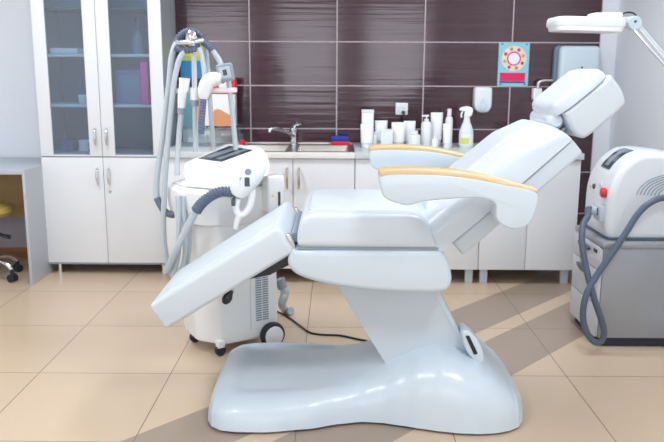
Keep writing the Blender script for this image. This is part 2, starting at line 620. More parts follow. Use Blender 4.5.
obj('lid', lathe([(0, .04), (.031, .04), (.031, .055), (0, .055)], (-1.63, 4.88, 1.0945), 18), 'white', t)
for i, (x, y, w, h, m, lb) in enumerate([(-1.74, 4.86, .10, .07, 'navy', 'dark blue box at the bottom behind left glass door, nearest the outer edge'),
                                  (-1.63, 4.90, .08, .06, 'white', 'small white box between two dark ones at the bottom behind left glass door'),
                                  (-1.56, 4.84, .06, .055, 'slate', 'small slate box at the bottom behind left glass door, nearest the centre')]):
    t = thing('small_box', lb, 'box', (x, y, .787), 0, 'small boxes behind the left glass door')
    obj('body', box(x-w/2, x+w/2, y-.04, y+.04, .7875, .7875+h, .003), m, t)
    obj('lid', box(x-w/2-.002, x+w/2+.002, y-.042, y+.042, .7875+h, .7875+h+.012, .002), m, t)

# ---------------------------------------------------------- base cabinets
def base_unit(x0, x1, doors, label, sides=(1, 1)):
    t = thing('base_cabinet', label, 'cabinet', ((x0+x1)/2, 4.8, 0), 0, 'base cabinets under the worktop')
    b = new()
    y0, y1 = 4.54, WY-.004
    box(x0+.0005, x0+.018, y0, y1, .098, .785, bm=b)
    box(x1-.018, x1-.0005, y0, y1, .098, .785, bm=b)
    box(x0+.018, x1-.018, y0, y1, .098, .115, bm=b)
    box(x0+.018, x1-.018, y1-.01, y1, .115, .785, bm=b)
    obj('carcass', b, 'cabinet', t)
    ds = [x0] + list(doors) + [x1]
    for i in range(len(ds)-1):
        d = obj('door', box(ds[i]+.0015, ds[i+1]-.0015, 4.52, 4.538, .098, .784, .0015), 'cabinet', t)
        right = (i % 2 == 0)
        bow_handle(ds[i+1]-.036 if right else ds[i]+.036, .665, 4.52, d, 'nickel', .125)
    for x in (x0+.045, x1-.045):
        for y in (4.575, 5.06):
            obj('leg', box(x-.024, x+.024, y-.012, y+.012, 0, .0975, .002), 'dispenser', t)
    return t
base_unit(-1.045, -.664, [], 'white base cabinet behind the hose machine, beside tall cabinet')
base_unit(-.662, .113, [-.262], 'white double-door base cabinet under the sink')
base_unit(.115, .883, [.50], 'white double-door base cabinet behind the seat of the treatment chair')
base_unit(.885, 1.481, [1.174], 'white double-door base cabinet at the right end under the backrest')
# worktops
SX0, SX1 = -.66, .114
tag(obj('worktop', box(SX1, 1.49, 4.50, WY-.002, .788, .826, .002), 'worktop'), 'long pale grey worktop under the row of white bottles', 'worktop')
tag(obj('worktop', box(-1.06, SX0, 4.50, WY-.002, .788, .826, .002), 'worktop'), 'short pale grey worktop piece between tall cabinet and sink', 'worktop')
sink = thing('sink_unit', 'stainless steel inset sink with two bowls and a cream front edge', 'sink', (-.27, 4.8, .79))
# steel top with two bowls
x0, x1, y0, y1 = SX0+.001, SX1-.001, 4.52, WY-.003
bw = [(-.60, -.315), (-.245, .075)]
by0, by1 = 4.60, 4.985
b = new()
zt = .822
xs = [x0, bw[0][0], bw[0][1], bw[1][0], bw[1][1], x1]
ys = [y0, by0, by1, y1]
g = [[b.verts.new((x, y, zt)) for x in xs] for y in ys]
for j in range(3):
    for i in range(5):
        if j == 1 and i in (1, 3):
            continue
        b.faces.new((g[j][i], g[j][i+1], g[j+1][i+1], g[j+1][i]))
for k, (a, c) in enumerate(bw):
    i = 1 if k == 0 else 3
    top = [g[1][i], g[1][i+1], g[2][i+1], g[2][i]]
    prev = top
    for ins, z in ((.008, zt-.012), (.014, zt-.10), (.035, zt-.135)):
        cur = [b.verts.new((px, py, z)) for px, py in ((a+ins, by0+ins), (c-ins, by0+ins), (c-ins, by1-ins), (a+ins, by1-ins))]
        for q in range(4):
            b.faces.new((prev[q], prev[(q+1) % 4], cur[(q+1) % 4], cur[q]))
        prev = cur
    b.faces.new(prev)
so = obj('basin', b, 'steel', sink)
b = box(x0, x1, y1-.03, y1, zt-.012, zt+.006, .003)
obj('back_rim', b, 'steel', sink)
for k, (a, c) in enumerate(bw):
    obj('drain', lathe([(0, 0), (.03, 0), (.034, .004), (0, .006)], ((a+c)/2, 4.79, zt-.134), 20), 'chrome', sink)
obj('front_edge', box(x0, x1, 4.50, 4.52, .788, .826, .003), 'worktop_edge', sink)
fc = thing('sink_faucet', 'chrome lever tap with a long swivel spout behind the sink', 'faucet', (-.285, 5.045, .8225))
obj('body', lathe([(0, 0), (.03, 0), (.03, .006), (.023, .010), (.022, .085), (.026, .09), (.026, .105), (.012, .115), (0, .115)], (-.285, 5.045, .8225), 20), 'chrome', fc)
obj('spout', tube([(-.285, 5.03, .875), (-.32, 4.99, .905), (-.36, 4.94, .925), (-.40, 4.89, .938), (-.425, 4.87, .936), (-.432, 4.863, .918)], .012, 12, 6), 'chrome', fc)
obj('lever', tube([(-.285, 5.045, .935), (-.27, 5.03, .955), (-.235, 5.0, .965)], .009, 10, 6), 'chrome', fc)
sp = thing('dish_sponge', 'blue and red dish sponge on the back edge of the sink', 'sponge', (.035, 5.03, .823))
obj('red_pad', slab(round_poly([(-.03, .8225), (.09, .8225), (.09, .848), (-.03, .848)], .008), 4.995, 5.07, .006), 'red', sp)
obj('blue_pad', slab(round_poly([(-.035, .849), (.085, .849), (.085, .88), (-.035, .88)], .012), 4.995, 5.07, .008), 'blue', sp)

# ------------------------------------------------ bottles and tubes on the worktop
ZW = .8265
G1 = 'white cosmetic containers on the worktop'
def tube_pack(x, y, w, h, label, m='white', name='cosmetic_tube'):
    t = thing(name, label, 'tube', (x, y, ZW), 0, G1)
    n = 20
    w *= 1.10
    rings = []
    for k, (f, sx, sy) in enumerate([(.18, .80, .80), (.2, .9, .9), (.5, .96, .72), (.8, .99, .36), (.96, 1.0, .07), (1.0, 1.0, .06)]):
        rings.append([V((x + w/2*sx*math.cos(2*PI*i/n), y + w/2*sy*math.sin(2*PI*i/n), ZW + h*f)) for i in range(n)])
    obj('body', loft(rings), m, t)
    obj('cap', lathe([(0, 0), (w*.36, 0), (w*.38, .004), (w*.38, h*.17), (0, h*.178)], (x, y, ZW), 20), 'white', t)
    return t
def bottle(x, y, r, h, label, top='disc', m='white', name='lotion_bottle'):
    t = thing(name, label, 'bottle', (x, y, ZW), 0, G1)
    obj('body', lathe([(0, 0), (r*.95, 0), (r, .006), (r, h*.70), (r*.85, h*.77), (r*.4, h*.80), (0, h*.80)], (x, y, ZW), 22), m, t)
    if top == 'pump':
        obj('collar', lathe([(0, h*.8), (r*.45, h*.8), (r*.45, h*.87), (r*.15, h*.88), (r*.15, h*.95), (0, h*.95)], (x, y, ZW), 16), 'white', t)
        obj('pump_head', bar((x-r*.9, y, ZW+h*.965), (x+r*.45, y, ZW+h*.975), .014, .012, None, .003), 'white', t)
    else:
        obj('cap', lathe([(0, h*.8), (r*.55, h*.8), (r*.6, h*.82), (r*.6, h*.99), (0, h)], (x, y, ZW), 18), 'white', t)
    return t
tube_pack(.195, 4.80, .076, .15, 'white flat tube at the left end of the container row')
t = thing('cosmetic_carton', 'tall white carton behind the leftmost tube', 'box', (.203, 4.93, ZW), 0, G1)
obj('body', box(.165, .241, 4.89, 4.96, ZW, ZW+.215, .002), 'white', t)
obj('flap', box(.163, .243, 4.888, 4.962, ZW+.215, ZW+.235, .002), 'milky', t)
bottle(.247, 4.84, .018, .10, 'tiny white bottle in the gap right of the leftmost tube')
tube_pack(.292, 4.92, .075, .165, 'white tube half hidden behind the small white carton')
t = thing('cosmetic_carton', 'small white carton in front of the tubes, left half of row', 'box', (.32, 4.79, ZW), 0, G1)
obj('body', box(.283, .358, 4.76, 4.82, ZW, ZW+.108, .002), 'milky', t)
obj('flap', box(.282, .359, 4.759, 4.821, ZW+.108, ZW+.116, .002), 'white', t)
tube_pack(.40, 4.86, .082, .158, 'white tube right beside the small carton, under the wall socket')
tube_pack(.478, 4.92, .070, .163, 'white tube behind the squat white bottle')
bottle(.497, 4.80, .040, .11, 'squat white bottle in front of a tube, left of the pump bottle')
bottle(.582, 4.88, .034, .205, 'white pump dispenser bottle in the container row', 'pump')
tube_pack(.654, 4.93, .072, .218, 'tallest white tube, right of the pump bottle')
bottle(.625, 4.78, .020, .075, 'tiny white bottle in front of the tallest tube')
tube_pack(.706, 4.80, .050, .155, 'narrow white tube in front of the slim white spray can')
bottle(.731, 4.90, .024, .245, 'slim tall white spray can right of the tallest tube', 'disc', name='spray_can')
# trigger spray
sx, sy = .838, 4.86
t = thing('spray_bottle', 'translucent trigger spray bottle with a lime and white label', 'spray bottle', (sx, sy, ZW))
rings = []
for h, w in ((0, .043), (.005, .046), (.10, .046), (.13, .036), (.165, .022), (.185, .019), (.20, .019)):
    rings.append([V((sx + w*math.cos(2*PI*i/24), sy + .62*w*math.sin(2*PI*i/24), ZW+h)) for i in range(24)])
obj('body', loft(rings), 'milky', t)
rings = [[V((sx + .0466*math.cos(2*PI*i/24), sy + .62*.0475*math.sin(2*PI*i/24), ZW+h)) for i in range(24)] for h in (.015, .085)]
lb_ = obj('label_band', loft(rings), 'white', t)
def patch(f, a0, a1, z0, z1):
    return [[V((sx + f*.0466*math.cos(a), sy + f*.62*.0475*math.sin(a), z)) for a in [a0+(a1-a0)*i/10 for i in range(11)]] for z in (z0, z1)]
r1, r2 = patch(1.0, -2.5, -1.25, ZW+.022, ZW+.062), patch(1.035, -2.5, -1.25, ZW+.022, ZW+.062)
rings = [r1[0]+r1[1][::-1], r2[0]+r2[1][::-1]]
obj('lime_mark', loft(rings), 'limelabel', lb_)
hd = smooth_poly([(sx-.048, ZW+.235), (sx-.044, ZW+.252), (sx-.005, ZW+.262), (sx+.026, ZW+.255), (sx+.036, ZW+.235), (sx+.024, ZW+.198), (sx-.018, ZW+.198), (sx-.016, ZW+.228)], 3)
obj('sprayer_head', slab(hd, sy-.013, sy+.013, .004), 'white', t)
obj('trigger', tube([(sx-.024, sy, ZW+.232), (sx-.036, sy, ZW+.212), (sx-.034, sy, ZW+.19)], .006, 8, 5), 'white', t)

# ------------------------------------------------ corner of the worktop behind the machine
t = thing('storage_box', 'clear plastic storage box on the worktop behind the hose machine', 'box', (-.82, 4.92, ZW))
b = box(-1.0, -.64, 4.80, 5.05, ZW, ZW+.112, .006)
obj('body', b, 'clear', t)
obj('lid', box(-1.008, -.632, 4.792, 5.058, ZW+.113, ZW+.122, .003), 'clear', t)
zb = ZW+.1245
t = thing('picture_carton', 'white carton with peach pictures standing on the clear storage box', 'box', (-.80, 4.96, zb))
obj('body', box(-.93, -.66, 4.92, 5.02, zb, zb+.205, .002), 'white', t)
obj('peach_picture', slab(smooth_poly([(-.93, zb+.01), (-.875, zb+.01), (-.865, zb+.09), (-.885, zb+.19), (-.925, zb+.19)], 3), 4.9185, 4.9197), 'peach', t)
obj('peach_picture', slab(smooth_poly([(-.80, zb+.005), (-.69, zb+.005), (-.68, zb+.06), (-.72, zb+.085), (-.77, zb+.11), (-.80, zb+.09)], 3), 4.9185, 4.9197), 'peach', t)
t = thing('red_carton', 'red carton with white mark lying on top of the picture carton', 'box', (-.72, 4.96, zb+.206))
obj('body', box(-.80, -.655, 4.925, 5.015, zb+.2055, zb+.305, .003), 'red', t)
obj('white_mark', slab(smooth_poly([(-.745, zb+.235), (-.71, zb+.24), (-.70, zb+.27), (-.715, zb+.285), (-.735, zb+.27), (-.755, zb+.28), (-.765, zb+.262)], 3), 4.9235, 4.9247), 'white', t)
t = thing('colour_chart', 'tall yellow, green and blue chart card leaning on tiles behind the hoses', 'chart', (-.97, 5.09, zb))
bx = (-1.035, -.885)
for i, (z0, z1, m, nm) in enumerate(((1.20, 1.255, 'navy', 'navy_panel'), (1.255, 1.37, 'azure', 'blue_panel'), (1.37, 1.40, 'green', 'green_panel'), (1.40, 1.44, 'yellow', 'yellow_panel'), (1.44, 1.50, 'green', 'green_panel'))):
    obj(nm, box(bx[0], bx[1], 5.09, 5.096, z0, z1), m, t)
obj('card', box(bx[0]-.004, bx[1]+.004, 5.0965, 5.102, ZW+.0, 1.505), 'sky', t)
t = thing('nail_polish', 'small red bottle with a green cap beside the clear storage box', 'bottle', (-.60, 4.78, ZW))
obj('body', lathe([(0, 0), (.018, 0), (.02, .004), (.02, .04), (.008, .05), (0, .05)], (-.60, 4.78, ZW), 16), 'red', t)
obj('cap', lathe([(0, .05), (.011, .05), (.010, .085), (0, .085)], (-.60, 4.78, ZW), 14), 'greenglass', t)

# ------------------------------------------------ things on the tiled wall
t = thing('wall_socket', 'white square wall socket above the tubes with a plug in it', 'socket', (.442, WY, 1.056))
obj('frame', box(.401, .484, WY-.012, WY-.0005, 1.016, 1.097, .004), 'white', t)
obj('insert', lathe([(0, 0), (.028, 0), (.03, .003), (0, .003)], (.442, WY-.0122, 1.056), 20, None, rotx90()), 'milky', t)
t = thing('plug_cord', 'short black plug and cord hanging below the white wall socket', 'cord', (.45, WY-.02, 1.04))
obj('plug', lathe([(0, 0), (.012, 0), (.013, .02), (.009, .034), (0, .034)], (.452, WY-.0155, 1.034), 14, None, rotx90()), 'black', t)
obj('wire', tube([(.452, WY-.045, 1.034), (.454, WY-.05, 1.016), (.448, WY-.05, .99), (.456, WY-.045, .95), (.47, WY-.03, .90), (.48, WY-.02, .828)], .006, 8, 6), 'black', t)
t = thing('soap_dispenser', 'small white soap dispenser on the tiles right of spray bottle', 'dispenser', (.977, WY, 1.04))
prof = round_poly([(.918, 1.205), (1.037, 1.205), (1.037, 1.075), (1.015, 1.038), (.945, 1.038), (.918, 1.075)], .022)
obj('body', slab(prof, WY-.09, WY-.001, .014), 'soapshell', t)
obj('push_bar', slab(smooth_poly([(.977, 1.135), (1.003, 1.09), (1.000, 1.062), (.977, 1.050), (.954, 1.062), (.951, 1.09)], 4), WY-.098, WY-.088, .004), 'dispenser', t, label='pale blue teardrop push bar')
# poster
t = thing('wall_poster', 'small light blue poster with a ring picture and a red block', 'poster', (1.187, WY, 1.355))
obj('sheet', box(1.083, 1.289, WY-.003, WY-.0008, 1.212, 1.499), 'sky', t)
def ringdisc(cx, cz, r0, r1, y, n=36):
    bm = new()
    a = [[bm.verts.new((cx+r*math.cos(2*PI*i/n), yy, cz+r*math.sin(2*PI*i/n))) for i in range(n)] for r, yy in ((r0, y), (r1, y), (r1, y+.001), (r0, y+.001))]
    for i in range(n):
        j = (i+1) % n
        for k in range(4):
            bm.faces.new((a[k][i], a[k][j], a[(k+1) % 4][j], a[(k+1) % 4][i]))
    return bm
pc = (1.187, 1.393)
obj('cream_ring', ringdisc(*pc, .047, .083, WY-.0042), 'cream', t)
obj('red_ring', ringdisc(*pc, .038, .0465, WY-.0042), 'magenta', t)
obj('white_disc', ringdisc(*pc, .001, .0375, WY-.0042), 'white', t)
for i in range(8):
    a = 2*PI*i/8 + .3
    px_, pz_ = pc[0]+.064*math.cos(a), pc[1]+.064*math.sin(a)
    obj('picture_dot', ringdisc(px_, pz_, .0005, .0115, WY-.0054, 12), ['peach', 'magenta', 'desk_panel', 'red'][i % 4], t)
obj('red_block', box(1.098, 1.268, WY-.0042, WY-.0031, 1.245, 1.300), 'magenta', t)
obj('navy_strip', box(1.098, 1.268, WY-.0042, WY-.0031, 1.232, 1.243), 'navy', t)
b = new()
for cx_ in (1.105, 1.268):
    for cz_ in (1.487, 1.224):
        box(cx_-.007, cx_+.007, WY-.0042, WY-.0031, cz_-.004, cz_+.004, bm=b)
obj('corner_mark', b, 'navy', t)
# paper towel dispenser
t = thing('towel_dispenser', 'large pale blue paper towel dispenser behind the headrest', 'dispenser', (1.60, WY, 1.2))
prof = round_poly([(1.445, 1.478), (1.742, 1.478), (1.755, 1.17), (1.445, 1.17)], [.035, .035, .02, .02])
obj('back_plate', slab(prof, WY-.05, WY-.001, .006), 'dispback', t)
prof = round_poly([(1.462, 1.474), (1.725, 1.474), (1.738, 1.185), (1.462, 1.185)], [.035, .035, .02, .02])
obj('cover', slab(prof, WY-.13, WY-.049, .03, 4), 'dispenser', t)
obj('lock', lathe([(0, 0), (.007, 0), (.006, .004), (0, .004)], (1.605, WY-.131, 1.335), 12, None, rotx90()), 'label', t)
# small holder
t = thing('cup_holder', 'small white holder with a grey metal rim left of the towel dispenser', 'holder', (1.36, WY, 1.2))
obj('bracket', slab(round_poly([(1.315, 1.20), (1.375, 1.20), (1.375, 1.12), (1.315, 1.12)], .012), WY-.06, WY-.001, .008), 'white', t)
obj('rim', tube([(1.345, WY-.05, 1.195), (1.35, WY-.05, 1.235), (1.385, WY-.05, 1.248), (1.44, WY-.05, 1.25)], .012, 10, 6), 'steel', t)

# ------------------------------------------------ desk and stool at the left
dk = thing('office_desk', 'grey desk end beside the tall cabinet at the left edge', 'desk', (-2.4, 4.8, 0))
obj('desktop', box(-2.85, -1.885, 4.45, WY-.004, .688, .714, .002), 'desk', dk)
obj('side_panel', box(-1.884, -1.866, 4.45, WY-.004, 0, .714, .0015), 'desk', dk)
obj('side_panel', box(-2.868, -2.85, 4.45, WY-.004, 0, .714, .0015), 'desk', dk)
obj('modesty_panel', box(-2.849, -1.885, 4.99, 5.008, .325, .687), 'desk_panel', dk, label='tan wooden panel under the desktop')
st = thing('swivel_stool', 'mustard yellow swivel stool on chrome star base under the desk', 'stool', (-2.235, 4.62, 0))
sx, sy = -2.225, 4.60
obj('seat', lathe([(0, .40), (.15, .40), (.185, .412), (.198, .435), (.190, .465), (.15, .478), (0, .482)], (sx, sy, 0), 32), 'mustard', st)
obj('seat_plate', lathe([(0, .375), (.09, .375), (.12, .399), (0, .3995)], (sx, sy, 0), 20), 'black', st)
obj('lever', tube([(sx+.05, sy-.05, .36), (sx+.12, sy-.08, .325), (sx+.17, sy-.10, .305), (sx+.225, sy-.12, .298)], lambda t: .006+.008*t, 10, 5), 'black', st)
obj('gas_column', lathe([(0, .10), (.028, .10), (.028, .24), (.018, .24), (.018, .375), (0, .375)], (sx, sy, 0), 18), 'chrome', st)
obj('hub', lathe([(0, .075), (.04, .075), (.04, .125), (.03, .14), (0, .14)], (sx, sy, 0), 20), 'chrome', st)
for i in range(5):
    a = -.35 + 2*PI*i/5
    d = V((math.cos(a), math.sin(a), 0))
    c = V((sx, sy, 0))
    pts = [c+d*.03+V((0, 0, .112)), c+d*.10+V((0, 0, .128)), c+d*.17+V((0, 0, .115)), c+d*.215+V((0, 0, .078))]
    lg = obj('leg', tube(pts, lambda t: .019-.006*t, 10, 6), 'chrome', st)
    pb = c+d*.215
    wl = new()
    nrm = V((-d.y, d.x, 0))
    for s in (-1, 1):
        lathe([(0, -.009), (.02, -.009), (.026, -.006), (.026, .006), (.02, .009), (0, .009)], pb + nrm*.016*s + V((0, 0, .026)), 18, wl,
              Matrix.Rotation(a, 4, 'Z') @ rotx90())
    lathe([(0, .04), (.012, .04), (.012, .072), (0, .072)], pb, 10, wl)
    obj('caster', wl, 'rubber', lg)

# ------------------------------------------------ the treatment chair
ch = thing('treatment_chair', 'white reclined treatment chair with wooden armrests on a moulded base', 'treatment chair', (.12, 2.9, 0))
YC = 2.9
# moulded base: stations along x (half width, height, squareness)
def interp(tab, x):
    if x <= tab[0][0]:
        return tab[0][1:]
    for a, b_ in zip(tab[:-1], tab[1:]):
        if x <= b_[0]:
            t = (x-a[0])/(b_[0]-a[0]); t = t*t*(3-2*t)*.5 + t*.5
            return tuple(p+(q-p)*t for p, q in zip(a[1:], b_[1:]))
    return tab[-1][1:]
base_tab = [(-.485, .20, .015), (-.483, .24, .045), (-.475, .275, .07), (-.455, .315, .092), (-.42, .345, .105), (-.36, .357, .112), (-.25, .358, .117),
            (-.10, .330, .122), (.02, .288, .128), (.10, .270, .142), (.17, .276, .168), (.25, .298, .207), (.32, .322, .243), (.39, .342, .260),
            (.46, .356, .248), (.53, .360, .222), (.59, .352, .188), (.64, .334, .150), (.68, .305, .115), (.705, .265, .090), (.721, .215, .072), (.732, .15, .035), (.735, .09, .012)]
rings = []
N = 40
xs = []
x = -.485
while x < .7349:
    xs.append(x)
    x += .004 if (x < -.44 or x > .66) else .02
xs.append(.735)
for x in xs:
    w, h = interp(base_tab, x)
    w += .012*min(1, w/.3)
    e = .42
    ring = []
    for k in range(N+1):
        a = PI*k/N
        cy, sz = math.cos(a), math.sin(a)
        yy = -w*math.copysign(abs(cy)**e, cy)
        # slightly draughted sides
        zz = h*abs(sz)**.55
        yy *= 1 - .07*zz/max(h, .01)
        # shallow tread recess in the long foot lobe
        if -.40 < x < .06:
            f = max(0, 1-abs(yy)/(w*.72))
            f = min(1, f*5)*min(1, (x+.40)/.05)*min(1, (.06-x)/.10)
            zz -= .014*f
        ring.append(V((x, YC+yy, zz+.010)))
    rings.append(ring)
bm = loft(rings, None, True, True)
obj('base', bm, 'gloss', ch, angle=60)
# dark foot plate
pl = [(x, YC - interp(base_tab, x)[0]*.985) for x in xs[2:-2:2]]
pl += [(x, YC + interp(base_tab, x)[0]*.985) for x in reversed(xs[2:-2:2])]
obj('foot_plate', slab(pl, 0.0, .011, axis='Z'), 'black', ch)
# column
Yk = 2.76
cp = round_poly([(0.006, .50), (.235, .12), (.545, .20), (.385, .50)], .01)
obj('column', slab(cp, Yk, 3.04, .004), 'satin', ch)
obj('column_cover', slab([(.362, .50), (.372, .50), (.527, .235), (.513, .235)], Yk-.003, 3.043), 'gloss', ch)
sl = smooth_poly(xz(2.70, (462, 333), (468, 331), (477, 339), (483, 351), (484, 362), (477, 364), (466, 350)), 4)
hs = obj('slot_housing', slab(sl, 2.70, 2.80, .01), 'gloss', ch)
obj('slot', slab(round_poly(xz(2.695, (465.5, 336), (469.5, 336), (478, 354), (474, 355)), .004), 2.696, 2.72, .001), 'black', hs)
# seat shell
skirt = smooth_poly([(-.155, .677), (-.172, .640), (-.166, .610), (-.131, .577), (-.029, .546), (.121, .525), (.26, .517), (.371, .518), (.408, .531), (.420, .570), (.408, .625), (.380, .679)], 4, corners=(0, 11))
obj('seat_shell', slab(skirt, 2.605, 3.195, .022, 4), 'gloss', ch)
# seat cushion
sc = round_poly([(-.139, .684), (-.137, .752), (-.104, .799), (.275, .799), (.328, .777), (.367, .684)], [.024, .05, .06, .05, .06, .024], 5)
def crown(q):
    d = abs(q.y-YC)/.3
    if q.z > .75:
        q.z += .006*max(0, d-.45)/.55*1.6 - .0
    return q
obj('seat_cushion', slab(sc, 2.600, 3.200, .022, 4, warp=crown), 'vinyl', ch)
obj('seat_panel', slab(round_poly([(-.10, 2.70), (.27, 2.70), (.27, 3.10), (-.10, 3.10)], .04), .790, .8085, .007, 3, axis='Z'), 'vinyl', ch)
obj('seam', slab([(-.139, .677), (.367, .677), (.367, .686), (-.139, .686)], 2.612, 3.188), 'piping', ch)
# leg rest : frame of axes along the slope
def slope_part(o, ang, poly_lw, t0, t1, r, warp=None, seg=4):
    """slab in a tilted frame: l along the slope, w across (Y), t up off the slope"""
    c, s = math.cos(ang), math.sin(ang)
    def wp(q):
        l, w, t = q.x, q.y, q.z
        if warp:
            l, w, t = warp(l, w, t)
        return V((o[0] + l*c - t*s, YC + w, o[1] + l*s + t*c))
    return slab(poly_lw, t0, t1, r, seg, axis='Z', warp=wp)
LA = math.radians(32.7)
LO = (-.617, .362)               # lower near corner of the foot end
def taper(l, w, t):
    return l, w*(.85 + .15*min(max(l/.45, 0), 1)), t
lp = round_poly([(-.020, -.285), (.562, -.285), (.562, .285), (-.020, .285)], .022)
obj('leg_cushion', slope_part(LO, LA, lp, .0, .113, .018, taper), 'vinyl', ch)
lp = round_poly([(.04, -.19), (.53, -.19), (.53, .19), (.04, .19)], .03)
obj('leg_panel', slope_part(LO, LA, lp, .105, .118, .006, taper), 'vinyl', ch)
# knee gap: rounded hinge pads and bellows
obj('knee_joint', tube([(-.150, 2.68, .705), (-.150, 3.12, .705)], .018, 14, 0), 'piping', ch)
for y in (2.625, 3.150):
    obj('knee_bracket', slab(smooth_poly([(-.180, .724), (-.166, .728), (-.146, .690), (-.143, .668), (-.152, .668), (-.170, .696)], 3), y, y+.02, .003), 'steel', ch, label='grey metal hinge at the knee')
# black board under the leg rest
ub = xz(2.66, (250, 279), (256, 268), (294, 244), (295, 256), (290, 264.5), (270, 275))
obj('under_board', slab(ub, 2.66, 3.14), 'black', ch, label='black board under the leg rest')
kn = thing_k = None
kx = at(227, 299, 2.66)
obj('release_knob', lathe([(0, -.028), (.010, -.026), (.018, -.012), (.017, .004), (.010, .02), (.006, .032), (0, .034)], (kx.x, 2.68, kx.z), 16, None, Matrix.Rotation(math.radians(32), 4, 'Y')), 'black', ch)
obj('knob_rod', tube([(kx.x+.012, 2.68, kx.z+.02), (kx.x+.03, 2.68, kx.z+.046), (kx.x+.05, 2.68, kx.z+.072)], .004, 8, 4), 'chrome', ch)
# back rest
BA = math.atan2(1.105-.711, .835-.416)*1.0
BA = math.radians(40.8)
c_, s_ = math.cos(BA), math.sin(BA)
BO = (.412, .700)                # lower point of the cushion underside
def bw(l, w, t):
    return l, w*(1.0 - .20*min(max((l-.10)/.46, 0), 1)), t
# cushion : t from 0 (underside) to .15 (top)
cush = round_poly([(-.06, -.285), (.555, -.285), (.555, .285), (-.06, .285)], [.02, .05, .05, .02])
def bw2(l, w, t):
    f = max(0, (abs(w)/.285-.35)/.65)
    tt = t
    if t > .08:
        tt = t - .030*f*f
        if l > .40:
            tt -= (l-.40)*.28
    if t > .03 and l < .05:
        l -= (t-.03)*.5
    return bw(l, w, tt)
def dense(poly, n=6):
    out = []
    for i in range(len(poly)):
        a, b = V(poly[i]), V(poly[(i+1) % len(poly)])
        k = max(1, int((b-a).length/.04))
        for j in range(k):
            q = a.lerp(b, j/k); out.append((q.x, q.y))
    return out
def grid_pad(o, ang, L0, L1, W, t0, t1, r, fn, nl=24, nw=20):
    """cushion with a full top grid so that it can be crowned"""
    c, s = math.cos(ang), math.sin(ang)
    def wp(l, w, t):
        l, w, t = fn(l, w, t)
        return V((o[0] + l*c - t*s, YC + w, o[1] + l*s + t*c))
    bm = new()
    def edge(u):                 # 0..1 -> position and drop near the rims
        return u
    top, bot = [], []
    for i in range(nl+1):
        u = i/nl
        l = L0 + (L1-L0)*(.5 - .5*math.cos(PI*u))
        rt, rb = [], []
        for j in range(nw+1):
            v = j/nw
            w = -W + 2*W*(.5 - .5*math.cos(PI*v))
            d = min(l-L0, L1-l, w+W, W-w)
            q = max(0, 1-d/r)
            drop = r*(1-math.sqrt(max(0, 1-q*q)))
            rt.append(bm.verts.new(wp(l, w, t1-drop)))
            rb.append(bm.verts.new(wp(l, w, t0)))
        top.append(rt); bot.append(rb)
    for i in range(nl):
        for j in range(nw):
            bm.faces.new((top[i][j], top[i][j+1], top[i+1][j+1], top[i+1][j]))
            bm.faces.new((bot[i][j], bot[i+1][j], bot[i+1][j+1], bot[i][j+1]))
    for i in range(nl):
        bm.faces.new((top[i][0], top[i+1][0], bot[i+1][0], bot[i][0]))
        bm.faces.new((top[i][nw], bot[i][nw], bot[i+1][nw], top[i+1][nw]))
    for j in range(nw):
        bm.faces.new((top[0][j], bot[0][j], bot[0][j+1], top[0][j+1]))
        bm.faces.new((top[nl][j], top[nl][j+1], bot[nl][j+1], bot[nl][j]))
    return bm
obj('back_cushion', grid_pad(BO, BA, -.045, .562, .285, 0, .128, .04, bw2), 'vinyl', ch, angle=50)
def bw3(l, w, t):
    if l > .40:
        t -= (l-.40)*.28
    return bw(l, w, t)
obj('back_panel', grid_pad(BO, BA, .0, .54, .165, .10, .139, .03, bw3), 'vinyl', ch, angle=50)
sh = round_poly([(.004, -.272), (.568, -.272), (.568, .272), (.004, .272)], .02)
obj('back_shell', slope_part((BO[0]+.0, BO[1]+.0), BA, sh, -.068, -.002, .012, bw), 'satin', ch)
obj('back_seam', slope_part(BO, BA, round_poly([(.012, -.278), (.55, -.278), (.55, .278), (.012, .278)], .02), -.004, .003, 0, bw), 'piping', ch)
# head rest
hp = [(.806, 1.148), (.962, 1.281)]
HA = math.atan2(hp[1][1]-hp[0][1], hp[1][0]-hp[0][0])
HO = (.818, 1.160)
hc, hs_ = math.cos(HA), math.sin(HA)
hb_poly = smooth_poly([(.0, -.002), (-.010, -.045), (-.014, -.086), (-.004, -.118), (.020, -.131), (.10, -.131), (.175, -.126), (.200, -.111), (.211, -.06), (.208, -.002)], 3, corners=(0, 9))
hb_poly = [(HO[0]+l*hc-t*hs_, HO[1]+l*hs_+t*hc) for l, t in hb_poly]
def hwarp(q):
    rel = (q.x-HO[0])*hs_*-1 + (q.z-HO[1])*hc
    q.y = YC + (q.y-YC)*(1 - .12*min(max(-rel/.13, 0), 1))
    return q
obj('head_block', slab(hb_poly, 2.72, 3.08, .018, 4, warp=hwarp), 'vinyl', ch)
obj('neck_roll', tube([(.803, 2.76, 1.128), (.803, 3.04, 1.128)], lambda t: .034*(1-abs(2*t-1)**8*.4), 18, 12), 'vinyl', ch)
obj('head_seam', slope_part(HO, HA, round_poly([(.006, -.172), (.199, -.172), (.199, .172), (.006, .172)], .045), -.004, .004, 0), 'piping', ch)
def hcush(l, w, t):
    u, v = (l-.087)/.127, w/.185
    u, v = u*math.sqrt(max(0, 1-.30*v**4)), v*math.sqrt(max(0, 1-.30*u**4))
    return .087+u*.127, v*.185, t
obj('head_cushion', grid_pad(HO, HA, -.040, .214, .185, .002, .045, .042, hcush), 'vinyl', ch, angle=60)
for y in (2.82, 2.98):
    obj('head_bracket', bar((.775, y, 1.03), (.85, y, 1.10), .03, .008), 'satin', ch)
